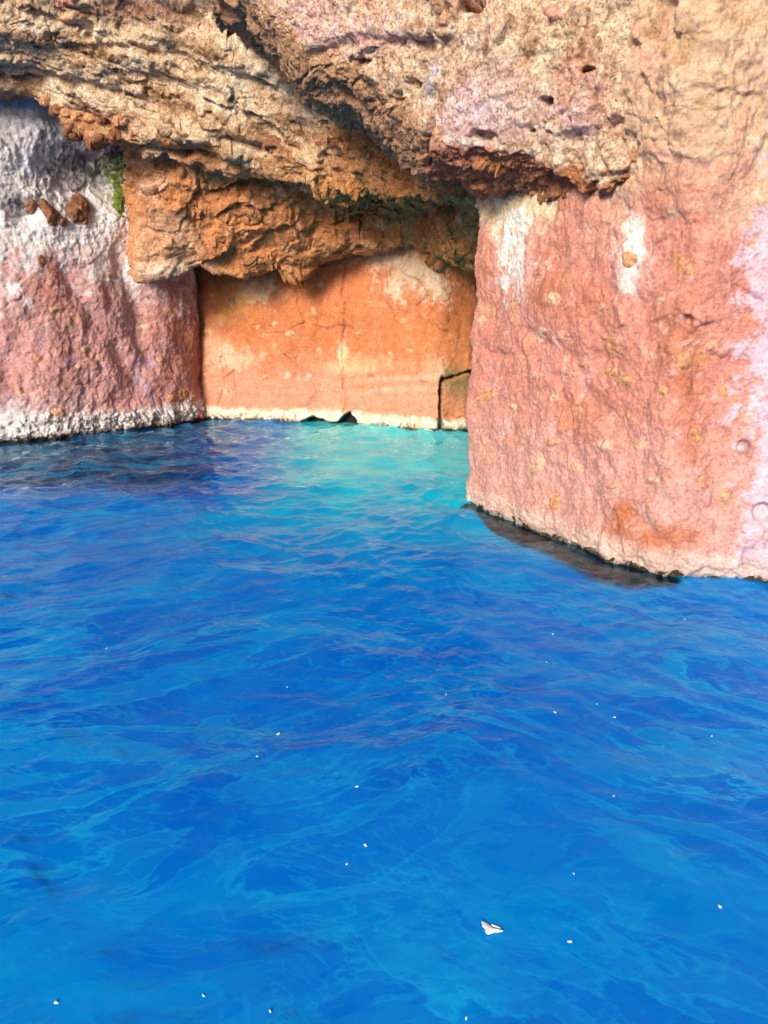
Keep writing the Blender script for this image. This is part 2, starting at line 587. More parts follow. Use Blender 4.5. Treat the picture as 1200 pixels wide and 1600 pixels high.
def back_disp(q, s, t):
    d = .07 * fbm(q, 1.4, 3, seed=51)
    d += .035 * fbm(q, .45, 5, .6, seed=52)
    d += chunks(q + .1 * fbm(q, .4, 3, seed=58)[:, None], .8, 58, .03, .03, .001, .03)
    d += .010 * fbm(q, .10, 4, .65, seed=53)
    rough = blob(s, t, 520, 480, 60, 90, .9) + .7 * blob(s, t, 360, 440, 60, 50, .9)
    d += .035 * rough * fbm(q, .2, 4, .65, seed=54, mode='b')
    f1, f2, v, fac = worley(q, .11, seed=53)
    d -= .025 * sm(.26 - f1, 0, .2) * (v > .78)
    w = polydist(s + 9 * fbm(q, .35, 4, .6, seed=55), t, CRACK)
    d -= .07 * np.exp(-(w / (1.3 + 1.2 * sm(t, 560, 660))) ** 2)
    for pts, w0, dep in (([(345, 560), (352, 600), (340, 635)], 2, .05), ([(650, 478), (668, 462)], 2, .05),
                         ([(520, 420), (505, 480), (495, 540)], 9, .03), ([(365, 580), (352, 590)], 2, .05)):
        d -= dep * np.exp(-(polydist(s, t, pts) / w0) ** 2)
    # dark hollows at the waterline
    n = fbm(q, .25, 3, seed=56)
    d -= .30 * hollow_mask(s + 8 * n, t)
    # niche with the low block at the right end
    d -= .14 * sm(s + 3 * n, 690, 693) * sm(t + 5 * n + .30 * (s - 690), 594, 597)
    d -= .40 * np.exp(-(polydist(s + 5 * n, t, [(691, 592), (692, 620), (688, 690)]) / 3.2) ** 2)
    d -= .22 * np.exp(-(polydist(s, t + 5 * n, [(690, 595), (712, 589), (745, 580)]) / 2.5) ** 2)
    z = q[:, 2]
    belt = sm(z + .06 * n, .30, .16)
    d += belt * (.045 + .05 * fbm(q, .16, 4, .6, seed=57))
    d -= .16 * sm(z, .07, -.15)
    return d

def back_col(q, s, t, d):
    n1 = fbm(q, .9, 4, .55, seed=61)
    n2 = fbm(q, .25, 5, .65, seed=62)
    n3 = fbm(q, .08, 4, .7, seed=63)
    c = np.tile(np.array([.53, .175, .072], f32), (len(q), 1))
    c = mix(c, (.50, .155, .05), sm(n1 + .4 * n2, .0, .45))
    c = mix(c, (.62, .30, .15), .6 * sm(n2 + .4 * n3, .08, .4))
    c = mix(c, (.60, .30, .20), .7 * sm(t + 60 * n1 + 50 * n2, 545, 620))
    c = mix(c, (.48, .16, .05), .6 * sm(s + 14 * n2, 680, 700))  # darker orange past the corner: shade of the turned face, painted in
    for cx, cy, rx, ry, k in ((640, 425, 64, 46, .7), (680, 440, 26, 36, .6), (400, 452, 40, 26, .8), (372, 562, 40, 22, .5), (335, 545, 26, 50, .35),
                              (560, 575, 60, 14, .3), (534, 545, 9, 26, .7), (675, 575, 22, 26, .3), (600, 405, 50, 22, .5)):
        c = mix(c, (.78, .60, .42), k * blob(s, t, cx, cy, rx * .85, ry * .85, .9, 1.9 * n2 + .8 * n3))
    c = mix(c, (.66, .46, .22), .4 * blob(s, t, 560, 568, 60, 14, .9, 1.8 * n2))
    c = mix(c, (.62, .30, .07), .6 * blob(s, t, 365, 470, 40, 40, .9, 1.3 * n2))
    band = .5 + .5 * np.sin((t + 8 * n1 + .06 * (s - 540)) * .33)
    c = mix(c, (.68, .42, .30), .4 * band * blob(s, t, 620, 600, 110, 26, .6))
    c = mix(c, (.10, .13, .04), .75 * sm(s, 691, 697) * blob(s, t, 715, 600, 34, 26, .9, n2))
    z = q[:, 2]
    belt = sm(z + .10 * n2 + .06 * n3, .30, .18)
    c = mix(c, (.80, .66, .52), .93 * belt)
    c = mix(c, (.42, .34, .14), .6 * belt * sm(n3 + n2, .08, .3))
    c = mix(c, (.10, .07, .04), .9 * sm(z + .05 * n3, .06, .01))
    c = mix(c, (.022, .017, .014), hollow_mask(s + 8 * fbm(q, .25, 3, seed=56), t + 1.5))     # near-black painted in as the darkness of the unlit hollows
    return c

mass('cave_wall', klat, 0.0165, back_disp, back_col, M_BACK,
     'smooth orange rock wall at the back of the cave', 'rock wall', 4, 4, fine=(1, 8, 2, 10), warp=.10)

# ---- rust-coloured ledge above the cave mouth
ex = [196, 212, 232, 265, 305, 318, 345, 400, 450, 500, 560, 605, 640, 690, 745, 790, 860]
ey = [436, 440, 438, 432, 418, 424, 428, 432, 424, 408, 407, 396, 378, 404, 434, 445, 450]
ed = [15.2, 14.0, 14.0, 14.08, 14.2, 14.26, 14.4, 14.55, 14.6, 14.55, 14.45, 14.2, 14.0, 13.7, 13.0, 12.4, 11.8]
td = [14.6, 13.6, 13.4, 13.3, 13.3, 13.3, 13.3, 13.2, 13.0, 12.8, 12.4, 12.0, 11.7, 11.2, 10.6, 10.2, 9.8]
rows = []
for f in (0, .25, .5, .75, 1.0):
    ty = 215
    rows.append([P(x, ty + (y - ty) * f, d0 + (d1 - d0) * f ** 1.4) for x, y, d1, d0 in zip(ex, ey, ed, td)])
rows = rows[:]
last = rows[-1]
rows.append([p + np.array([0, .10, .06]) for p in last])
rows.append([p + np.array([0, .8, .15]) for p in last])
rows.append([p + np.array([0, 2.6, .6]) for p in last])
ledlat = np.array(rows)

def ledge_disp(q, s, t):
    slab = blob(s, t, 258, 385, 70, 75, .5)
    k = 1 - .6 * slab
    d = .20 * fbm(q, 1.1, 3, seed=71) * k
    w1 = q + .14 * fbm(q, .35, 3, seed=72)[:, None]
    w1[:, 2] *= 1.5
    d += k * chunks(w1, .66, 71, .13, .13, .03, .06)
    d += k * chunks(q + .05 * fbm(q, .12, 3, seed=73)[:, None], .22, 72, .05, .03, .02, .08) * sm(fbm(q, .6, 2, seed=76), -.3, .2)
    d += (.25 + .75 * k) * .050 * fbm(q, .13, 5, .75, seed=74)
    # shelves stepping in under the roof
    lay = q[:, 2] + .12 * fbm(q, .8, 3, seed=75) - .10 * q[:, 0]
    d += k * .045 * (np.abs(((lay / .30) % 1) - .5) * 2 - .5) * sm(s, 380, 470)
    # recess of the arch
    d -= .45 * blob(s, t, 575, 340, 120, 40, .9)
    d += .25 * blob(s, t, 720, 350, 40, 60, .9)
    for pts, w, dep in (([(683, 230), (684, 300), (680, 360)], 4, .15), ([(310, 310), (304, 350), (326, 390)], 4, .06),
                        ([(470, 300), (560, 285), (660, 290)], 9, .2)):
        d -= dep * np.exp(-(polydist(s, t, pts) / w) ** 2)
    return d

def ledge_col(q, s, t, d):
    n1 = fbm(q, .9, 4, .55, seed=81)
    n2 = fbm(q, .25, 5, .65, seed=82)
    n3 = fbm(q, .08, 4, .7, seed=83)
    c = np.tile(np.array([.52, .215, .085], f32), (len(q), 1))
    c = mix(c, (.40, .145, .055), .8 * sm(n1 + .6 * n2, .0, .4))
    c = mix(c, (.60, .29, .10), .7 * sm(n2 + .4 * n3, .1, .4))
    c = mix(c, (.60, .44, .24), .75 * sm(t + 60 * n2 + 30 * n1, 305, 265) * sm(n2 + n3, -.25, .2))
    sl = blob(s, t, 258, 388, 66, 66, .4)
    c = mix(c, (.60, .33, .18), .85 * sl)
    c = mix(c, (.74, .56, .42), .7 * blob(s, t, 255, 420, 60, 16, .9, 1.2 * n2))
    c = mix(c, (.60, .42, .32), .7 * blob(s, t, 245, 310, 45, 40, .9, 1.2 * n2) * sm(n2 + n3, -.1, .25))
    c = mix(c, (.54, .26, .10), .6 * sm(s + 40 * n2, 650, 700))
    c = mix(c, (.22, .22, .06), .6 * blob(s, t, 360, 265, 60, 18, .9, n2))
    c = mix(c, (.66, .50, .38), .6 * sm(fbm(q, .35, 4, .65, seed=84), .28, .45))
    return c

mass('rock_ledge', ledlat, 0.0165, ledge_disp, ledge_col, M_RUST,
     'rust orange rock ledge jutting out right above the cave wall', 'rock ledge', 5, 5, fine=(0, 6, 0, 15), warp=.14)

# ---- the cream and brown roof rock over the left wall
rx_ = [-900, -420, -180, 0, 60, 110, 170, 220, 280, 340, 400, 460, 530, 600, 660, 720, 800]
ry_ = [120, 130, 138, 142, 152, 200, 232, 242, 250, 262, 268, 284, 296, 304, 306, 300, 290]
rd_ = [10.5, 11.8, 12.3, 12.75, 12.8, 12.85, 12.85, 12.85, 12.85, 12.8, 12.8, 12.6, 12.0, 11.2, 10.5, 9.9, 9.4]
rows = []
for f, dd in ((-1.9, -3.6), (-1.0, -2.6), (-.35, -1.9), (0.0, -1.5), (.35, -1.05), (.7, -.55), (.9, -.15), (1.0, 0)):
    rows.append([P(x, y * f if f >= 0 else 260 * f, d + dd * (.62 if x < 300 else .85 if x < 560 else .6)) for x, y, d in zip(rx_, ry_, rd_)])
last = rows[-1]
rows.append([p + np.array([0, .35, .05]) for p in last])
rows.append([p + np.array([0, 1.2, .25]) for p in last])
rows.append([p + np.array([0, 3.0, .8]) for p in last])
rooflat = np.array(rows)

def strings(q, ang=-.42, stretch=.33):
    """coordinates stretched along the flow of the rock, falling to the right"""
    a = q.copy()
    ca, sa = math.cos(ang), math.sin(ang)
    a[:, 0] = (q[:, 0] * ca + q[:, 2] * sa) * stretch
    a[:, 2] = -q[:, 0] * sa + q[:, 2] * ca
    return a

def roof_disp(q, s, t):
    a = strings(q)
    d = .26 * fbm(a, .9, 3, seed=91)
    d += .09 * fbm(a, .38, 4, .6, seed=92, mode='r')
    d += chunks(a + .09 * fbm(q, .25, 3, seed=93)[:, None], .34, 91, .09, .05, .012, .08)
    d += .060 * fbm(a, .13, 5, .72, seed=94, mode='b')
    d += .034 * fbm(q, .06, 3, .75, seed=95)
    # long shadowed folds
    for pts, w, dep in (([(0, 130), (60, 125), (130, 130), (200, 160)], 10, .22), ([(100, 70), (180, 75), (240, 80)], 7, .15),
                        ([(230, 120), (330, 150), (430, 215)], 10, .16), ([(260, 250), (360, 210), (420, 235)], 12, .2),
                        ([(120, 235), (210, 232), (330, 245)], 10, .3), ([(560, 60), (600, 130), (640, 210)], 18, .3),
                        ([(300, 15), (380, 50), (470, 95), (540, 120)], 24, .6), ([(130, 30), (136, 55)], 6, .15)):
        d -= .6 * dep * np.exp(-(polydist(s + 14 * fbm(q, .5, 2, seed=96), t + 10 * fbm(q, .4, 2, seed=97), pts) / w) ** 2)
    d += .22 * blob(s, t, 330, 205, 110, 40, .9)
    rt = sm(s, 430, 520)
    d += rt * (.10 * fbm(q, .3, 5, .66, seed=98, mode='b'))
    f1, f2, v, fac = worley(q + .05 * fbm(q, .2, 2, seed=99)[:, None], .2, seed=92)
    d += rt * .06 * fac
    return d

def roof_col(q, s, t, d):
    a = strings(q)
    n1 = fbm(a, .9, 4, .55, seed=101)
    n2 = fbm(a, .26, 5, .68, seed=102)
    n3 = fbm(a, .08, 4, .72, seed=103)
    c = np.tile(np.array([.64, .47, .30], f32), (len(q), 1))
    c = mix(c, (.44, .24, .11), .85 * sm(n1 * .7 + n2 + .3 * n3, -.04, .34))
    c = mix(c, (.36, .20, .10), .65 * sm(fbm(a, .6, 4, .6, seed=105) + .4 * n2, .05, .32))
    c = mix(c, (.15, .08, .045), .9 * sm(n2 + .9 * n3, .14, .42))
    c = mix(c, (.80, .70, .53), .7 * sm(-n2 + .6 * n3, .12, .4))
    c = mix(c, (.16, .16, .18), .75 * sm(fbm(a, .5, 4, .6, seed=104), .2, .36) * sm(s, 470, 330))
    c = mix(c, (.44, .21, .09), .8 * sm(t - .18 * s + 50 * n1 + 40 * n2, 150, 205) * sm(s, 30, 90))
    c = mix(c, (.52, .22, .07), .85 * sm(s + 80 * n2 + .7 * (t - 200), 410, 560))
    c = mix(c, (.70, .56, .36), .75 * blob(s, t, 515, 150, 26, 60, .9, 1.2 * n2))
    c = mix(c, (.72, .55, .33), .6 * blob(s, t, 480, 240, 16, 60, .9, 1.5 * n2))
    c = mix(c, (.40, .15, .05), .8 * blob(s, t, 140, 190, 90, 26, .9, 1.2 * n2))
    c = mix(c, (.25, .10, .06), .85 * blob(s, t, 210, 15, 90, 26, .9, n2) + 0)
    return c

mass('rock_shelf', rooflat, 0.0155, roof_disp, roof_col, M_ROOF,
     'cream and brown rough rock shelf leaning out over the left wall', 'rock shelf', 6, 6, fine=(3, 9, 3, 16), warp=.12)

# ---- the pink and cream overhang on top of the buttress
hx = [300, 370, 400, 430, 475, 540, 600, 655, 672, 690, 760, 840, 900, 950, 985, 1020, 1080, 1160]
hy = [-40, -15, 15, 45, 95, 118, 158, 212, 225, 222, 236, 254, 276, 290, 268, 235, 180, 130]
hd = [9.9, 9.5, 9.3, 9.1, 8.8, 8.5, 8.2, 7.75, 7.6, 7.45, 7.2, 6.95, 6.68, 6.50, 6.40, 6.32, 6.25, 6.25]
rows = []
for f in (-3.2, -1.4, -.5, 0, .4, .75, 1.0):
    r = []
    for x, y, d in zip(hx, hy, hd):
        if f <= 0:
            py = min(y - 30, 0) + 220 * f
        else:
            y0 = min(y - 30, 0)
            py = y0 + (y - y0) * f
        bul = .16 * math.sin(math.pi * min(max((f + .5) / 1.5, 0), 1)) if x < 930 else .06 * (f > .3) if x < 1000 else 0
        back = .05 if x > 1050 else 0
        r.append(P(x, py, d - bul + back - .12 * min(0, f) * (-1)))
    rows.append(r)
last = rows[-1]
def under(dy, dz, xs):
    return [p + np.array([0, dy * k, dz]) for p, k in zip(last, xs)]
kk = [1.0 if x < 660 else .9 for x in hx]
rows.append(under(.22, -.08, kk))
rows.append(under(.75, -.16, kk))
rows.append(under(1.4, -.10, kk))
rows.append(under(3.0, .3, kk))
headlat = np.array(rows)

def head_disp(q, s, t):
    pk = blob(s, t, 790, 160, 120, 90, .7)
    k = 1 - .6 * pk
    d = .14 * fbm(q, 1.0, 3, seed=111)
    d += k * .055 * fbm(q, .36, 4, .6, seed=112, mode='b')
    d += k * chunks(q + .08 * fbm(q, .25, 3, seed=113)[:, None], .34, 111, .06, .05, .015, .06)
    und = sm(t - np.interp(s, hx, hy), -6, 14)
    d += und * (chunks(q + .08 * fbm(q, .2, 3, seed=114)[:, None], .55, 114, .06, .06, .015) + .03 * fbm(q, .12, 4, .65, seed=120)) * (.35 + .65 * sm(s, 600, 700))
    d += .050 * (k + .25) * fbm(q, .11, 5, .76, seed=115)
    d += .015 * fbm(q, .03, 2, .7, seed=116)
    f1, f2, v, fac = worley(q, .10, seed=117)
    d -= k * .03 * sm(.32 - f1, 0, .2) * (v > .75)
    for cx, cy, rx, ry, dep in ((744, 12, 18, 12, .3), (850, 158, 14, 9, .22), (1035, 185, 24, 12, .12), (920, 108, 9, 5, .14), (748, 214, 24, 10, .16),
                                (621, 78, 9, 10, .18), (660, 62, 8, 6, .12), (617, 160, 10, 7, .15), (830, 205, 7, 4, .12), (1080, 125, 30, 10, .12),
                                (640, 130, 12, 6, .12), (560, 96, 16, 8, .14), (960, 200, 20, 22, .12)):
        n = fbm(q, .12, 2, seed=118)
        d -= dep * sm(blob(s, t, cx, cy, rx, ry, .6, .8 * n), .1, .9)
    d -= .16 * np.exp(-(polydist(s + 6 * fbm(q, .25, 3, seed=119), t, [(690, -40), (686, 60), (668, 150), (668, 260)]) / 3.5) ** 2)
    d -= .10 * np.exp(-(polydist(s, t, [(480, 90), (560, 60), (660, 70)]) / 10) ** 2) 
    return d

def head_col(q, s, t, d):
    n1 = fbm(q, .7, 4, .55, seed=121)
    n2 = fbm(q, .2, 5, .68, seed=122)
    n3 = fbm(q, .06, 4, .72, seed=123)
    c = np.tile(np.array([.62, .44, .29], f32), (len(q), 1))
    c = mix(c, (.62, .33, .25), .75 * sm(n1 + .6 * n2, -.02, .35))
    c = mix(c, (.38, .20, .09), .8 * sm(n2 + .8 * n3, .10, .42))
    c = mix(c, (.74, .60, .43), .7 * sm(-n2 + .7 * n3, .12, .42))
    for cx, cy, rx, ry in ((770, 165, 105, 85), (560, 55, 110, 45), (900, 190, 60, 50), (480, 20, 70, 50)):
        c = mix(c, (.66, .41, .40), .85 * blob(s, t, cx, cy, rx, ry, .9, 1.6 * n2 + .8 * n3) * sm(n3 + n2, -.35, .1))
    c = mix(c, (.72, .57, .58), .5 * blob(s, t, 730, 180, 60, 50, .9, 1.4 * n2))
    c = mix(c, (.42, .22, .10), .7 * sm(t - np.interp(s, hx, hy) + 30 * n2, -46, -8) * sm(s, 720, 640))  # brown low on the left block, its shadow painted in
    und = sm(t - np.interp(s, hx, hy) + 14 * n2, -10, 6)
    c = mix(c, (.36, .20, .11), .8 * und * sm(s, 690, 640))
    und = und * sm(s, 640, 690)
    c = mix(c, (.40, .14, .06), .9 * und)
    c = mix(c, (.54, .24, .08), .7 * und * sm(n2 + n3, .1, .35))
    c = mix(c, (.38, .38, .46), .7 * blob(s, t, 664, 120, 7, 30, .9, n2))
    return c

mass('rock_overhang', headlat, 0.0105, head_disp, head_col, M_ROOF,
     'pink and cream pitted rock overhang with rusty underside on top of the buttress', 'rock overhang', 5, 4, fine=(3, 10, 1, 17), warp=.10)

# ================================================================== SEA AND SEABED
def water_depth(x, y):
    """metres of water under (x, y): a pale shelf runs in under the cave, deep blue outside"""
    dx = (x - .3) / 3.0
    dy = (y - 14.2) / 5.6
    r = np.sqrt(dx * dx + dy * dy)
    return .6 + 6.9 * sm(r, .34, 1.95) - 1.4 * sm(y, 4.0, 1.5) + 7.0 * sm(-x, .9, 2.8) * sm(y + .25 * x, 7.0, 9.4)  # last term darkens the far-left water colour in place of a dark reflection

def wave_height(x, y):
    rg = np.random.default_rng(11)
    h = np.zeros(x.shape, f32)
    q = np.stack([x, y, np.zeros_like(x)], -1).reshape(-1, 3).astype(f32)
    wx = .35 * fbm(q, 1.7, 2, seed=131).reshape(x.shape)
    wy = .35 * fbm(q, 1.7, 2, seed=132).reshape(x.shape)
    gust = (.65 + .6 * sm(fbm(q, 2.6, 2, seed=133), -.25, .4)).reshape(x.shape)
    chop = 1 + .45 * sm(y, 5.5, 10) * sm(y, 60, 25)
    for k in range(46):
        lam = .16 * (1.085 ** k)
        if lam > 4.5: break
        amp = .0047 * lam ** .70
        th = rg.normal(.9, .75) if k % 3 else rg.normal(2.3, .5)
        kk = 2 * math.pi / lam
        ph = kk * ((x + wx) * math.cos(th) + (y + wy) * math.sin(th)) + rg.uniform(0, 6.28)
        sn = np.sin(ph)
        h += amp * (sn - .25 * np.cos(2 * ph)) * (gust * chop if lam < 1.2 else 1)
    return h

def log_ang():
    fa = np.linspace(-34, 34, 560)
    b1 = np.linspace(34, 326, 90)[1:-1]
    return np.radians(np.concatenate([fa, b1, [326]]))

ang = log_ang()
py = np.linspace(1750, 640, 640)
xx = -(py - 800.0) / FPX
rad = -CAM_H / ((xx * CP - SP) / (xx * SP + CP))
rad = rad[rad < 20]
rad = np.concatenate([[.25, .7, 1.1], rad[rad > 1.3], np.geomspace(20, 6000, 40)[1:]])
A, Rr = np.meshgrid(ang, rad)
X, Y = np.sin(A) * Rr, np.cos(A) * Rr
fade = sm(Rr, 120, 30)
Zw = wave_height(X.astype(f32), Y.astype(f32)) * fade
pos = np.stack([X, Y, Zw], -1)
depth = water_depth(X, Y)
# clear shallow water over the foot of the buttress
foot = [W(735, 792)[:2], W(800, 822)[:2], W(880, 852)[:2], W(950, 878)[:2], W(1030, 903)[:2]]
fd = np.full(X.shape, 99.0)
wid = np.full(X.shape, .3)
for (a, b) in zip(foot[:-1], foot[1:]):
    v = b - a
    k = np.clip(((X - a[0]) * v[0] + (Y - a[1]) * v[1]) / (v @ v), 0, 1)
    fd = np.minimum(fd, np.hypot(X - a[0] - k * v[0], Y - a[1] - k * v[1]))
wid = np.interp(X, [foot[0][0], foot[1][0], foot[2][0], foot[3][0], foot[4][0]], [.13, .40, .50, .40, .18])
clear = .97 * sm(fd / wid, 1.15, .7)
sea_me = grid_mesh('sea', pos, None, None, True, {'depth': depth, 'clear': clear})
m, nt, out = nodes_of('sea_water')
tc = N(nt, 'ShaderNodeTexCoord')
ad = N(nt, 'ShaderNodeAttribute', attribute_name='depth')
ac = N(nt, 'ShaderNodeAttribute', attribute_name='clear')
# cloudy swirls in the colour, painted for refracted light patches in the water
wv = N(nt, 'ShaderNodeTexNoise', Scale=.55, Detail=2.0)
nt.links.new(tc.outputs['Object'], wv.inputs['Vector'])
vm = N(nt, 'ShaderNodeVectorMath', operation='MULTIPLY_ADD')
nt.links.new(wv.outputs['Color'], vm.inputs[0])
vm.inputs[1].default_value = (1.6, 1.6, 0)
nt.links.new(tc.outputs['Object'], vm.inputs[2])
sw = N(nt, 'ShaderNodeTexNoise', Scale=1.5, Detail=4.0, Roughness=.48, Distortion=.5)
nt.links.new(vm.outputs[0], sw.inputs['Vector'])
dn = N(nt, 'ShaderNodeMath', operation='MULTIPLY_ADD')
nt.links.new(sw.outputs[0], dn.inputs[0])
dn.inputs[1].default_value = -4.4
dn2 = N(nt, 'ShaderNodeMath', operation='ADD')
nt.links.new(ad.outputs['Fac'], dn.inputs[2])
nt.links.new(dn.outputs[0], dn2.inputs[0])
dn2.inputs[1].default_value = 2.2
dm = N(nt, 'ShaderNodeMath', operation='DIVIDE')
nt.links.new(dn2.outputs[0], dm.inputs[0])
dm.inputs[1].default_value = 13.0
body0 = ramp(nt, dm.outputs[0], [(.08, (.14, .88, .93)), (.20, (.01, .66, .86)), (.34, (.002, .34, .72)), (.50, (.001, .165, .64)), (.64, (.0005, .105, .57)), (.95, (.0005, .016, .10))])  # colour by depth; shallow turquoise brightened to paint in the underwater glow
def streak(rot, sc, seed, stops, along=.40):  # lighter streaks painted into the water colour for caustics and refracted light
    mp = N(nt, 'ShaderNodeMapping', vector_type='TEXTURE')
    mp.inputs['Rotation'].default_value = (0, 0, rot)
    mp.inputs['Scale'].default_value = (1 / (sc * along), 1 / sc, 1)
    mp.inputs['Location'].default_value = (seed, seed * .7, 0)
    nt.links.new(vm2.outputs[0], mp.inputs['Vector'])
    f_ = N(nt, 'ShaderNodeTexNoise', Scale=1.0, Detail=6.0, Roughness=.58, Distortion=.55)
    nt.links.new(mp.outputs[0], f_.inputs['Vector'])
    return ramp(nt, f_.outputs[0], [(p_, (v_,) * 3) for p_, v_ in stops])
vm2 = N(nt, 'ShaderNodeVectorMath', operation='MULTIPLY_ADD')
nt.links.new(wv.outputs['Color'], vm2.inputs[0])
vm2.inputs[1].default_value = (.5, .5, 0)
nt.links.new(tc.outputs['Object'], vm2.inputs[2])
pat = N(nt, 'ShaderNodeTexNoise', Scale=.8, Detail=4.0)
nt.links.new(tc.outputs['Object'], pat.inputs['Vector'])
sx_ = N(nt, 'ShaderNodeSeparateXYZ')
nt.links.new(tc.outputs['Object'], sx_.inputs[0])
side = N(nt, 'ShaderNodeMath', operation='MULTIPLY_ADD')          # which of the two painted streak directions prevails here
nt.links.new(pat.outputs[0], side.inputs[0])
side.inputs[1].default_value = 3.0
nt.links.new(sx_.outputs['X'], side.inputs[2])
mr = N(nt, 'ShaderNodeMapRange')
nt.links.new(side.outputs[0], mr.inputs['Value'])
mr.inputs['From Min'].default_value = .9
mr.inputs['From Max'].default_value = 2.3
patch = [(.46, 0), (.475, .85), (.487, .28), (.55, .36), (.565, 0)]
right_s = streak(-.62, 2.3, 8.7, patch)
left_s = streak(.50, 2.0, 3.1, patch, .30)
both = mixcol(nt, mr.outputs[0], left_s, right_s)
fine_s = streak(-.2, 5.5, 5.3, [(.475, 0), (.497, .5), (.52, 0)], .5)
pm = ramp(nt, pat.outputs[0], [(.36, (.25, .25, .25)), (.60, (1, 1, 1))])
k1 = mixcol(nt, 1.0, both, pm, 'MULTIPLY')
body1 = mixcol(nt, k1, body0, (.008, .40, .76, 1))
k2 = mixcol(nt, 1.0, fine_s, pm, 'MULTIPLY')
body = mixcol(nt, k2, body1, (.008, .36, .74, 1))
b = N(nt, 'ShaderNodeBsdfPrincipled', Roughness=.6)
b.inputs['Specular IOR Level'].default_value = 0.0
up_ = N(nt, 'ShaderNodeCombineXYZ', Z=1.0)                      # light scattered back from the depth does not follow the ripples
nt.links.new(up_.outputs[0], b.inputs['Normal'])
nt.links.new(body, b.inputs['Base Color'])
r1 = N(nt, 'ShaderNodeTexNoise', Scale=7.0, Detail=4.0, Roughness=.55, Distortion=.4)
nt.links.new(tc.outputs['Object'], r1.inputs['Vector'])
r2 = N(nt, 'ShaderNodeTexNoise', noise_type='RIDGED_MULTIFRACTAL', Scale=1.3, Detail=4.0, Roughness=.55, Distortion=.7)
nt.links.new(tc.outputs['Object'], r2.inputs['Vector'])
rs = N(nt, 'ShaderNodeMath', operation='MULTIPLY_ADD')
nt.links.new(r2.outputs[0], rs.inputs[0])
rs.inputs[1].default_value = .22
nt.links.new(r1.outputs[0], rs.inputs[2])
bp = N(nt, 'ShaderNodeBump', Strength=.6, Distance=.03)
nt.links.new(rs.outputs[0], bp.inputs['Height'])
tr = N(nt, 'ShaderNodeBsdfTransparent')
tr.inputs[0].default_value = (1.0, .96, .90, 1)
gl = N(nt, 'ShaderNodeBsdfGlossy', Roughness=.03)
fr = N(nt, 'ShaderNodeFresnel', IOR=1.4)
gt = ramp(nt, fr.outputs[0], [(.02, (.10, .72, 1.0)), (.20, (.35, .80, 1.0)), (.60, (.70, .86, .95))])
nt.links.new(gt, gl.inputs[0])
nt.links.new(bp.outputs[0], gl.inputs['Normal'])
nt.links.new(bp.outputs[0], fr.inputs['Normal'])
mt = N(nt, 'ShaderNodeMixShader')
nt.links.new(ac.outputs['Fac'], mt.inputs[0])
nt.links.new(b.outputs[0], mt.inputs[1])
nt.links.new(tr.outputs[0], mt.inputs[2])
mm = N(nt, 'ShaderNodeMixShader')
nt.links.new(fr.outputs[0], mm.inputs[0])
nt.links.new(mt.outputs[0], mm.inputs[1])
nt.links.new(gl.outputs[0], mm.inputs[2])
nt.links.new(mm.outputs[0], out.inputs[0])
sea_me.materials.append(m)
sea = link(bpy.data.objects.new('sea', sea_me))
tag(sea, 'clear blue sea turning turquoise towards the cave', 'sea', kind='structure')

# seabed
gx, gy = np.meshgrid(np.concatenate([np.linspace(-400, -16, 6), np.linspace(-14, 10, 90), np.linspace(12, 400, 6)]),
                     np.concatenate([np.linspace(-400, -2, 6), np.linspace(-1, 20, 80), np.linspace(24, 400, 6)]))
gz = -water_depth(gx, gy) - .25 + .25 * fbm(np.stack([gx, gy, gx * 0], -1), 1.8, 4, seed=141).reshape(gx.shape)
M_SAND = rock_material('pale_sand', .3, .3, attr=False, col=(.62, .58, .46))
sb = link(bpy.data.objects.new('seabed', grid_mesh('seabed', np.stack([gx, gy, gz], -1), None, M_SAND)))
tag(sb, 'pale sandy bottom under the water', 'seabed', kind='structure')

# ================================================================== PARTS OF THE ROCK
def nearest(name, px, py, r=0):
    """place on the visible skin of a rock mass, from its measured spot"""
    o, p, nr, nb, s2, t2 = MASS[name]
    d = (s2 - px) ** 2 + (t2 - py) ** 2
    y = p[..., 1]
    near = d < max(9.0, d.min() + 6)
    k = np.argmin(np.where(near, y, 1e9))
    i, j = np.unravel_index(k, d.shape)
    return p[i, j], nb[i, j], y[i, j] / CP / FPX

def lump_mesh(name, seed, sub, rough, mat):
    import bmesh
    bm = bmesh.new()
    bmesh.ops.create_icosphere(bm, subdivisions=sub, radius=1.0)
    co = np.array([v.co[:] for v in bm.verts], f32)
    n = fbm(co, 1.3, 3, .6, seed=seed) * rough
    f1, f2, v, fac = worley(co, .9, seed=seed)
    n += .22 * rough * fac + .10 * fbm(co, .35, 4, .65, seed=seed + 9)
    for v_, c_, k_ in zip(bm.verts, co, n):
        v_.co = Vector([float(a) for a in c_]) * float(1 + k_)
    me = bpy.data.meshes.new(name)
    bm.to_mesh(me)
    bm.free()
    for f in me.polygons:
        f.use_smooth = True
    me.materials.append(mat)
    return me

LUMPS = {}
def lump(kind, mi):
    k = (kind, mi)
    if k not in LUMPS:
        LUMPS[k] = lump_mesh('stone', 200 + kind, 4, .9, STONE_MATS[mi])
    return LUMPS[k]

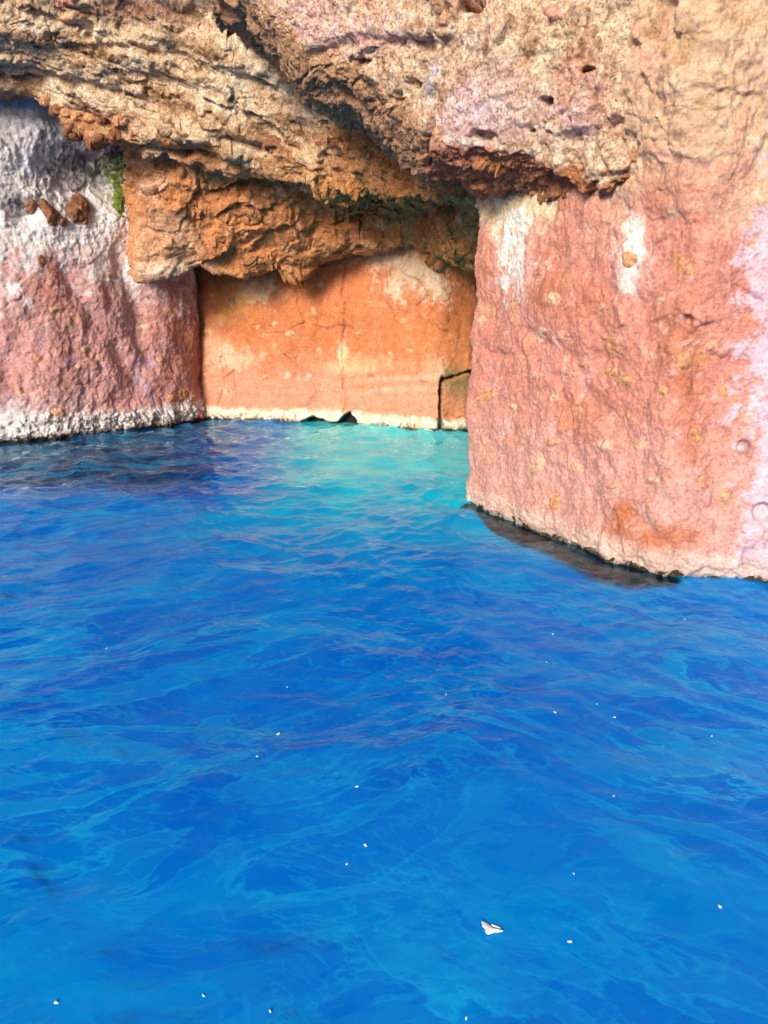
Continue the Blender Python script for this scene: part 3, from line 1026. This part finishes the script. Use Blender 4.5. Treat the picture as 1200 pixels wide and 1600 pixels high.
def stone(owner, name, px, py, rx, ry, mi, proud=.5, thick=.7, rot=None, label=None):
    p, n, m = nearest(owner, px, py)
    root = MASS[owner][0]
    o = link(bpy.data.objects.new(name, lump(random.randrange(5), mi)))
    n = Vector(n).normalized()
    right = Vector((0, 0, 1)).cross(n) * -1
    right.normalize()
    up = n.cross(right) * -1
    up.normalize()
    if up.z < 0: up = -up
    a = rot if rot is not None else random.uniform(-.5, .5)
    r2 = right * math.cos(a) + up * math.sin(a)
    u2 = up * math.cos(a) - right * math.sin(a)
    sx, sy = rx * m, ry * m
    sz = thick * min(sx, sy)
    M = Matrix.Identity(4)
    for c, (v, k) in enumerate(((r2, sx), (u2, sy), (n, sz))):
        for r in range(3):
            M[r][c] = v[r] * k
    c = Vector(p) + n * (sz * (proud - .75))
    M.translation = c
    o.parent = root
    o.matrix_world = M
    if label: o['label'] = label
    return o

# ---- crusts that lie on the rock
def shell(owner, name, box, off_fn, col_fn, mat, label=None, zmax=None, depth_near=None):
    o, p, nr, nb, s2, t2 = MASS[owner]
    x0, y0, x1, y1 = box
    inside = (s2 > x0) & (s2 < x1) & (t2 > y0) & (t2 < y1)
    if zmax is not None:
        inside &= (p[..., 2] < zmax) & (p[..., 2] > -.15)
    if depth_near is not None:
        inside &= np.abs(p[..., 1] - depth_near) < .5
    i, j = np.where(inside)
    if len(i) < 12:
        print('NO SKIN', owner, box)
        return None
    sl = (slice(i.min(), i.max() + 1), slice(j.min(), j.max() + 1))
    q = p[sl]
    qf = q.reshape(-1, 3).astype(f32)
    s, t = s2[sl].ravel(), t2[sl].ravel()
    off = off_fn(qf, s, t).reshape(q.shape[:2])
    p3 = q + nb[sl] * off[..., None]
    me = grid_mesh(name, p3, np.clip(col_fn(qf, s, t), .004, .9), mat)
    c = link(bpy.data.objects.new(name, me))
    c.parent = o
    if label: c['label'] = label
    return c

STONE_COL = [(.54, .27, .10), (.60, .37, .21), (.56, .27, .18), (.26, .11, .05), (.62, .40, .28)]

def inset(owner, name, px, py, rx, ry, mi, rise=.35, mat=None):
    """a clast set in the rock: its face stands proud of the skin around it, ragged at the rim"""
    sd = (px * 7 + py * 13) % 97 + 300
    a = random.uniform(-.5, .5)
    ca, sa = math.cos(a), math.sin(a)
    m = nearest(owner, px, py)[2]
    r = min(rx, ry) * m
    def prof(q, s, t):
        u = ((s - px) * ca + (t - py) * sa) / rx
        v = (-(s - px) * sa + (t - py) * ca) / ry
        n = fbm(q, r * 1.8, 3, .6, seed=sd)
        return np.sqrt(u * u + v * v) + .55 * n, n
    def off(q, s, t):
        d, n = prof(q, s, t)
        f1, f2, v, fac = worley(q, r * .9, seed=sd)
        return np.where(d < 1.25, rise * r * (np.sqrt(np.clip(1 - d, 0, 1)) * 1.1 - .25 - .9 * np.clip(d - 1, 0, 1)) + .10 * r * fac * (d < 1), -.6 * r)
    def colr(q, s, t):
        d, n = prof(q, s, t)
        c = np.tile((np.array(STONE_COL[mi]) if mi == 3 else .6 * np.array(STONE_COL[mi]) + .4 * np.array((.60, .29, .20))).astype(f32), (len(q), 1))
        n2 = fbm(q, r * .7, 4, .65, seed=sd + 3)
        c = mix(c, np.array(STONE_COL[mi]) * .55, sm(n2, .05, .4))
        return mix(c, np.clip(np.array(STONE_COL[mi]) * 1.25 + .06, 0, .8), .8 * sm(-n2, .05, .4))
    k = 1.35 * max(rx, ry)
    return shell(owner, name, (px - k, py - k, px + k, py + k), off, colr, mat or M_BACK, depth_near=nearest(owner, px, py)[0][1])

BUT = [(984, 405, 14, 13, 0), (865, 467, 12, 11, 1), (845, 522, 8, 15, 4), (880, 527, 13, 10, 2), (1067, 562, 15, 15, 0), (1080, 537, 16, 8, 2), (1115, 542, 17, 12, 2),
       (955, 580, 16, 8, 0), (975, 594, 16, 10, 0), (835, 587, 17, 7, 2), (760, 620, 24, 7, 0), (1035, 610, 10, 8, 0), (865, 622, 10, 7, 1), (945, 695, 13, 12, 4), (1000, 695, 12, 9, 1),
       (1092, 682, 9, 13, 0), (862, 690, 13, 10, 2), (840, 728, 13, 19, 4), (902, 732, 10, 8, 1), (867, 785, 9, 14, 0), (1020, 750, 13, 8, 4), (1132, 775, 13, 13, 1),
       (800, 635, 7, 6, 1), (982, 650, 6, 8, 0), (752, 500, 9, 7, 1), (1130, 612, 9, 12, 0), (1040, 712, 9, 7, 2), (905, 640, 8, 5, 2), (1010, 785, 12, 7, 2), (790, 690, 8, 6, 2),
       (815, 560, 8, 6, 2), (900, 585, 7, 5, 2), (1075, 425, 9, 7, 0), (1030, 470, 9, 6, 4), (940, 480, 8, 6, 2), (1100, 760, 8, 6, 2), (955, 760, 9, 6, 2)]
for x, y, rx, ry, mi in BUT:
    inset('rock_buttress', 'embedded_stone', x, y, rx, ry, mi, .5)
BCK = [(471, 442, 7, 6, 1), (501, 444, 6, 5, 1), (438, 457, 5, 4, 1), (570, 473, 5, 4, 0), (631, 501, 6, 5, 0), (325, 518, 10, 8, 0), (453, 522, 8, 6, 1), (414, 525, 6, 5, 0), (640, 548, 7, 4, 0),
       (491, 485, 6, 7, 0), (361, 472, 8, 10, 0), (403, 512, 4, 5, 0), (449, 587, 6, 6, 4), (499, 548, 6, 4, 1), (430, 506, 6, 4, 1), (704, 483, 6, 5, 0), (610, 552, 5, 3, 1), (484, 589, 6, 5, 4),
       (352, 610, 10, 9, 1), (500, 605, 6, 8, 2), (415, 588, 5, 4, 1), (560, 520, 4, 3, 1), (662, 472, 4, 3, 1), (590, 440, 4, 3, 4)]
for x, y, rx, ry, mi in BCK:
    inset('cave_wall', 'embedded_stone', x, y, rx, ry, mi, .3)
LFT = [(225, 512, 13, 6, 4), (132, 545, 6, 5, 4), (122, 572, 6, 5, 4), (155, 560, 8, 6, 4), (85, 485, 8, 6, 1), (175, 429, 7, 5, 4), (285, 615, 8, 13, 0), (300, 618, 6, 10, 1), (230, 492, 6, 4, 4),
       (90, 645, 12, 10, 1), (268, 622, 10, 8, 0), (195, 470, 6, 5, 4), (30, 610, 9, 6, 2), (60, 560, 8, 6, 2), (250, 560, 6, 6, 2), (65, 407, 6, 10, 3)]
for x, y, rx, ry, mi in LFT:
    inset('rock_wall', 'embedded_stone', x, y, rx, ry, mi, .5)
for x, y, rx, ry, a in ((49, 322, 9, 13, .6), (77, 332, 12, 27, .35), (122, 326, 17, 23, -.2), (100, 346, 8, 8, 0), (133, 345, 6, 8, 0)):
    st = inset('rock_wall', 'embedded_stone', x, y, rx, ry, 3, 1.1, M_RUST)
    if st: st['label'] = 'dark brown stone set in the white crust'
for x, y, rx, ry, mi in ((322, 449, 24, 22, 3), (338, 440, 10, 13, 0), (285, 268, 9, 12, 0), (238, 290, 26, 15, 1), (420, 300, 14, 9, 0), (575, 382, 16, 7, 0),
                         (700, 300, 12, 20, 1), (722, 340, 12, 16, 1), (600, 350, 18, 8, 0), (455, 420, 8, 6, 0), (520, 390, 14, 6, 3)):
    inset('rock_ledge', 'loose_block', x, y, rx, ry, mi, .9, M_RUST)
for x, y, rx, ry, mi in ((70, 158, 9, 10, 0), (86, 172, 12, 9, 3), (103, 176, 9, 8, 0), (119, 181, 11, 9, 0), (138, 184, 10, 8, 0), (160, 190, 9, 9, 3), (186, 190, 15, 11, 0), (205, 215, 7, 11, 0), (112, 212, 17, 20, 3), (150, 222, 20, 14, 3), (178, 212, 12, 14, 3),
                         (500, 218, 12, 9, 0), (520, 225, 9, 7, 3), (425, 225, 16, 12, 3), (115, 25, 22, 12, 1), (100, 5, 18, 8, 2)):
    inset('rock_shelf', 'nodule', x, y, rx, ry, mi, .9, M_RUST)
for x, y, rx, ry, mi in ((990, 258, 8, 17, 0), (927, 316, 12, 9, 0), (1032, 188, 15, 9, 3), (780, 285, 12, 8, 0), (850, 312, 18, 9, 3), (900, 262, 16, 8, 0), (948, 268, 12, 8, 0), (865, 20, 20, 14, 2), (1005, 36, 14, 9, 4)):
    inset('rock_overhang', 'embedded_stone', x, y, rx, ry, mi, .5, M_RUST)

def crust_off(z0, zf, amp, k=1.0, hollow=0):
    def f(q, s, t):
        z = q[:, 2]
        n = fbm(q, .35, 3, seed=151)
        f1, f2, v, fac = worley(q + .02 * fbm(q, .06, 2, seed=152)[:, None], .075, seed=151)
        m = sm(z + zf * n, z0, z0 - .14)
        hol = 1 - sm(s, 448, 470) * sm(s, 580, 562) * hollow
        return -.05 + hol * m * (.05 + .55 * amp * (.75 - f1) + 1.5 * amp * fbm(q, .13, 4, .65, seed=153)) * k
    return f

def crust_col(dark, pale, smin):
    def f(q, s, t):
        n2 = fbm(q, .12, 4, .65, seed=155)
        n3 = fbm(q, .05, 3, .7, seed=156)
        c = np.tile(np.array(pale, f32), (len(q), 1))
        c = mix(c, (.52, .40, .30), .7 * sm(n2, .0, .35))
        c = mix(c, dark, .9 * sm(n3 + .8 * n2 + 1.3 * (.20 - q[:, 2]), .12, .42) * sm(s, smin, smin + 80))
        c = mix(c, (.05, .04, .025), sm(q[:, 2] + .10 * n3 + .05 * n2, .10, .03))
        return c
    return f
shell('rock_wall', 'barnacle_crust', (-40, 560, 330, 720), crust_off(.43, .30, .06), crust_col((.06, .05, .035), (.74, .70, .68), 40), M_CRUST, 'white barnacle crust along the waterline', .62)
shell('cave_wall', 'barnacle_crust', (318, 600, 740, 700), crust_off(.27, .10, .025, hollow=1), crust_col((.30, .22, .09), (.80, .66, .52), -200), M_CRUST, 'cream barnacle crust along the waterline', .42)
shell('rock_buttress', 'barnacle_crust', (740, 760, 1210, 930), crust_off(.13, .10, .032), crust_col((.13, .10, .07), (.66, .55, .50), 850), M_CRUST, 'pale salt crust along the waterline', .22)
def moss_off(q, s, t):
    n = fbm(q, .3, 3, seed=161)
    m = np.maximum(np.maximum(blob(s, t, 188, 300, 17, 36, .8, 1.5 * n), blob(s, t, 196, 262, 30, 20, .8, 1.5 * n)), blob(s, t, 215, 250, 28, 14, .8, n))
    f1, f2, v, fac = worley(q, .05, seed=161)
    return -.05 + m * (.08 + .07 * (.7 - f1) + .04 * fbm(q, .1, 3, seed=163))
def moss_col(q, s, t):
    n = fbm(q, .1, 3, .7, seed=162)
    c = np.tile(np.array((.13, .19, .035), f32), (len(q), 1))
    return mix(mix(c, (.30, .34, .07), sm(n, 0, .4)), (.10, .22, .20), sm(t, 268, 250) * .6)
M_MOSS = rock_material('moss', .5, .9)
shell('rock_wall', 'moss', (155, 225, 265, 345), moss_off, moss_col, M_MOSS, 'bright green moss by the ledge')

# ---- submerged foot of the buttress
fl = [W(733, 790), W(765, 803), W(800, 820), W(850, 838), W(905, 858), W(950, 878), W(1000, 894), W(1050, 905), W(1090, 908)]
wdt = [.10, .32, .50, .62, .62, .52, .38, .22, .10]
rows = []
for k, z in ((-.25, .03), (0, -.02), (.35, -.05), (.75, -.10), (1.0, -.22), (1.1, -.6), (1.15, -1.6)):
    r = []
    for i, (p, w) in enumerate(zip(fl, wdt)):
        tn = fl[min(i + 1, len(fl) - 1)] - fl[max(i - 1, 0)]
        nn = np.array([tn[1], -tn[0], 0]) / np.hypot(tn[0], tn[1])
        if nn[1] > 0: nn = -nn
        r.append(p + nn * w * k + np.array([0, 0, z]))
    rows.append(r)
fp = dense(np.array(rows), .02, 3, 3, fine=(0, 6, 0, 8))
fq = fp.reshape(-1, 3).astype(f32)
fz = .06 * fbm(fq, .3, 4, .6, seed=171) + .03 * fbm(fq, .1, 3, .6, seed=172)
fp[..., 2] = np.minimum(fp[..., 2] + fz.reshape(fp.shape[:2]), -.05)
n2 = fbm(fq, .2, 4, .65, seed=173)
fc = mix(mix(np.tile(np.array((.62, .26, .09), f32), (len(fq), 1)), (.72, .40, .20), sm(n2, 0, .35)), (.07, .06, .02), sm(-n2, .05, .35))
ft = link(bpy.data.objects.new('submerged_foot', grid_mesh('submerged_foot', fp, fc, M_FOOT)))
ft.parent = MASS['rock_buttress'][0]
ft['label'] = 'brown algae covered foot under the clear water'

# ================================================================== SMALL THINGS
# red sea anemone just above the waterline, in the corner by the crack
def anemone():
    import bmesh
    p, n, m = nearest('rock_wall', 316, 650)
    bm = bmesh.new()
    bmesh.ops.create_uvsphere(bm, u_segments=16, v_segments=10, radius=1)
    for v in bm.verts:
        r = math.hypot(v.co.x, v.co.y)
        a = math.atan2(v.co.y, v.co.x)
        if v.co.z > .5:
            v.co.z = .5 - (v.co.z - .5) * .7 + .12 * math.cos(8 * a) * r
        v.co.x *= 1 + .08 * math.cos(8 * a)
    me = bpy.data.meshes.new('sea_anemone')
    bm.to_mesh(me); bm.free()
    for f in me.polygons: f.use_smooth = True
    mm_, nt_, out_ = nodes_of('anemone_red')
    b_ = N(nt_, 'ShaderNodeBsdfPrincipled', Roughness=.25)
    nz = N(nt_, 'ShaderNodeTexNoise', Scale=3.0)
    nt_.links.new(ramp(nt_, nz.outputs[0], [(.3, (.5, .01, .015)), (.7, (.75, .03, .04))]), b_.inputs['Base Color'])
    nt_.links.new(b_.outputs[0], out_.inputs[0])
    me.materials.append(mm_)
    o = link(bpy.data.objects.new('sea_anemone', me))
    o.location = Vector(p) + Vector(n) * .05
    o.scale = (.05, .05, .045)
    o.rotation_euler = Vector(n).to_track_quat('Z', 'Y').to_euler()
    tag(o, 'small red sea anemone on the rock just above the water', 'sea anemone')
anemone()

mw, ntw, outw = nodes_of('white_foam')
bw = N(ntw, 'ShaderNodeBsdfPrincipled', Roughness=.4)
nw = N(ntw, 'ShaderNodeTexNoise', Scale=40.0, Detail=3.0)
ntw.links.new(ramp(ntw, nw.outputs[0], [(.3, (.70, .74, .74)), (.7, (.85, .85, .83))]), bw.inputs['Base Color'])
ntw.links.new(bw.outputs[0], outw.inputs[0])

def wz(x, y):
    return float(wave_height(np.array([[x]], f32), np.array([[y]], f32))[0, 0])

import bmesh
FLK = []
for k in range(4):
    bm = bmesh.new()
    bmesh.ops.create_icosphere(bm, subdivisions=2, radius=1)
    for v in bm.verts:
        a = math.atan2(v.co.y, v.co.x)
        r = 1 + .3 * math.sin(2 * a + k) + .2 * math.sin(3 * a + 2.1 * k)
        v.co = Vector((v.co.x * r, v.co.y * r * .7, v.co.z * .45 + .1))
    me = bpy.data.meshes.new('foam_fleck')
    bm.to_mesh(me); bm.free()
    for f in me.polygons: f.use_smooth = True
    me.materials.append(mw)
    FLK.append(me)
FL = [(87, 1561, 4, 'white foam fleck in the bottom left corner of the water'), (422, 1575, 3, 'white foam fleck at the bottom edge left of the middle'),
      (317, 1542, 3, 'white foam fleck between the bottom left corner and the middle'), (571, 1319, 4, 'upper right one of two paired foam flecks left of the white scrap'),
      (542, 1343, 3, 'lower left one of two paired foam flecks left of the white scrap'), (435, 1135, 4, 'larger lone foam fleck in open water left of the middle'),
      (558, 1233, 3, 'foam fleck in open water above the two paired flecks'), (891, 1467, 4, 'foam fleck just right of the white floating scrap'),
      (1123, 1430, 4, 'foam fleck far right level with the white floating scrap'), (729, 1579, 3.4, 'foam fleck at the bottom edge straight below the white scrap'),
      (866, 1128, 3, 'larger foam fleck in the middle water below the buttress')]
FL += [(px, py_, r, None) for px, py_, r in ((402, 1182, 2.2), (448, 1061, 1.8), (166, 1006, 1.8), (958, 1257, 2), (896, 1372, 2),
      (932, 1107, 1.8), (960, 1126, 2.2), (1112, 1153, 2), (697, 1081, 1.7), (854, 1036, 1.7), (864, 987, 2), (1070, 964, 1.6))]
for k, (px, py_, r, lab) in enumerate(FL):
    p = W(px, py_)
    m_ = np.linalg.norm(p - np.array([0, 0, CAM_H])) / FPX
    o = link(bpy.data.objects.new('foam_fleck', FLK[k % 4]))
    o.location = (p[0], p[1], wz(p[0], p[1]) + .001)
    o.scale = (r * m_ * .72,) * 3
    o.rotation_euler = (0, 0, random.uniform(0, 6.28))
    tag(o, lab or 'pinpoint white foam fleck, one of the smallest on the middle water', 'foam fleck', 'white foam flecks drifting on the water')

# white scrap floating in the foreground
def slab(name, pts, th, curl, parent):
    bm = bmesh.new()
    c = np.mean(pts, 0)
    org = W(768, 1440)
    co = []
    for (zx, zy) in pts:
        co.append(W(700 + zx / 7.5, 1400 + zy / 7.5) - org)
    # outline, an inner ring and the middle, top and bottom
    mid = np.mean(co, 0)
    rings = []
    for f, h in ((1.0, 0), (.6, .35), (.25, .6)):
        rings.append([bm.verts.new(Vector(mid + (q - mid) * f) + Vector((0, 0, th * (.5 + h) + curl * abs(float((q - mid)[0])) * f))) for q in co])
    bot = [bm.verts.new(Vector(q) + Vector((0, 0, -th * .5 + curl * abs(float((q - mid)[0]))))) for q in co]
    n = len(co)
    for a, b_ in ((0, 1), (1, 2)):
        for i in range(n):
            bm.faces.new((rings[a][i], rings[a][(i + 1) % n], rings[b_][(i + 1) % n], rings[b_][i]))
    bm.faces.new(rings[2])
    bm.faces.new(bot[::-1])
    for i in range(n):
        bm.faces.new((bot[i], bot[(i + 1) % n], rings[0][(i + 1) % n], rings[0][i]))
    bmesh.ops.recalc_face_normals(bm, faces=bm.faces)
    me = bpy.data.meshes.new(name)
    bm.to_mesh(me); bm.free()
    me.materials.append(mw)
    o = link(bpy.data.objects.new(name, me))
    o.parent = parent
    return o
org = W(768, 1440)
sc = link(bpy.data.objects.new('floating_scrap', None))
sc.location = (org[0], org[1], wz(org[0], org[1]) + .004)
tag(sc, 'white torn scrap floating on the water in the foreground', 'scrap')
slab('sheet', [(395, 235), (430, 240), (470, 258), (520, 300), (590, 325), (645, 350), (600, 356), (540, 354), (480, 375), (450, 365), (438, 340), (440, 315), (408, 290)], .004, .12, sc)
slab('strip', [(510, 262), (540, 266), (600, 292), (624, 308), (600, 312), (550, 292), (518, 275)], .003, .1, sc)
print('DONE', round(time.time() - T0, 1))
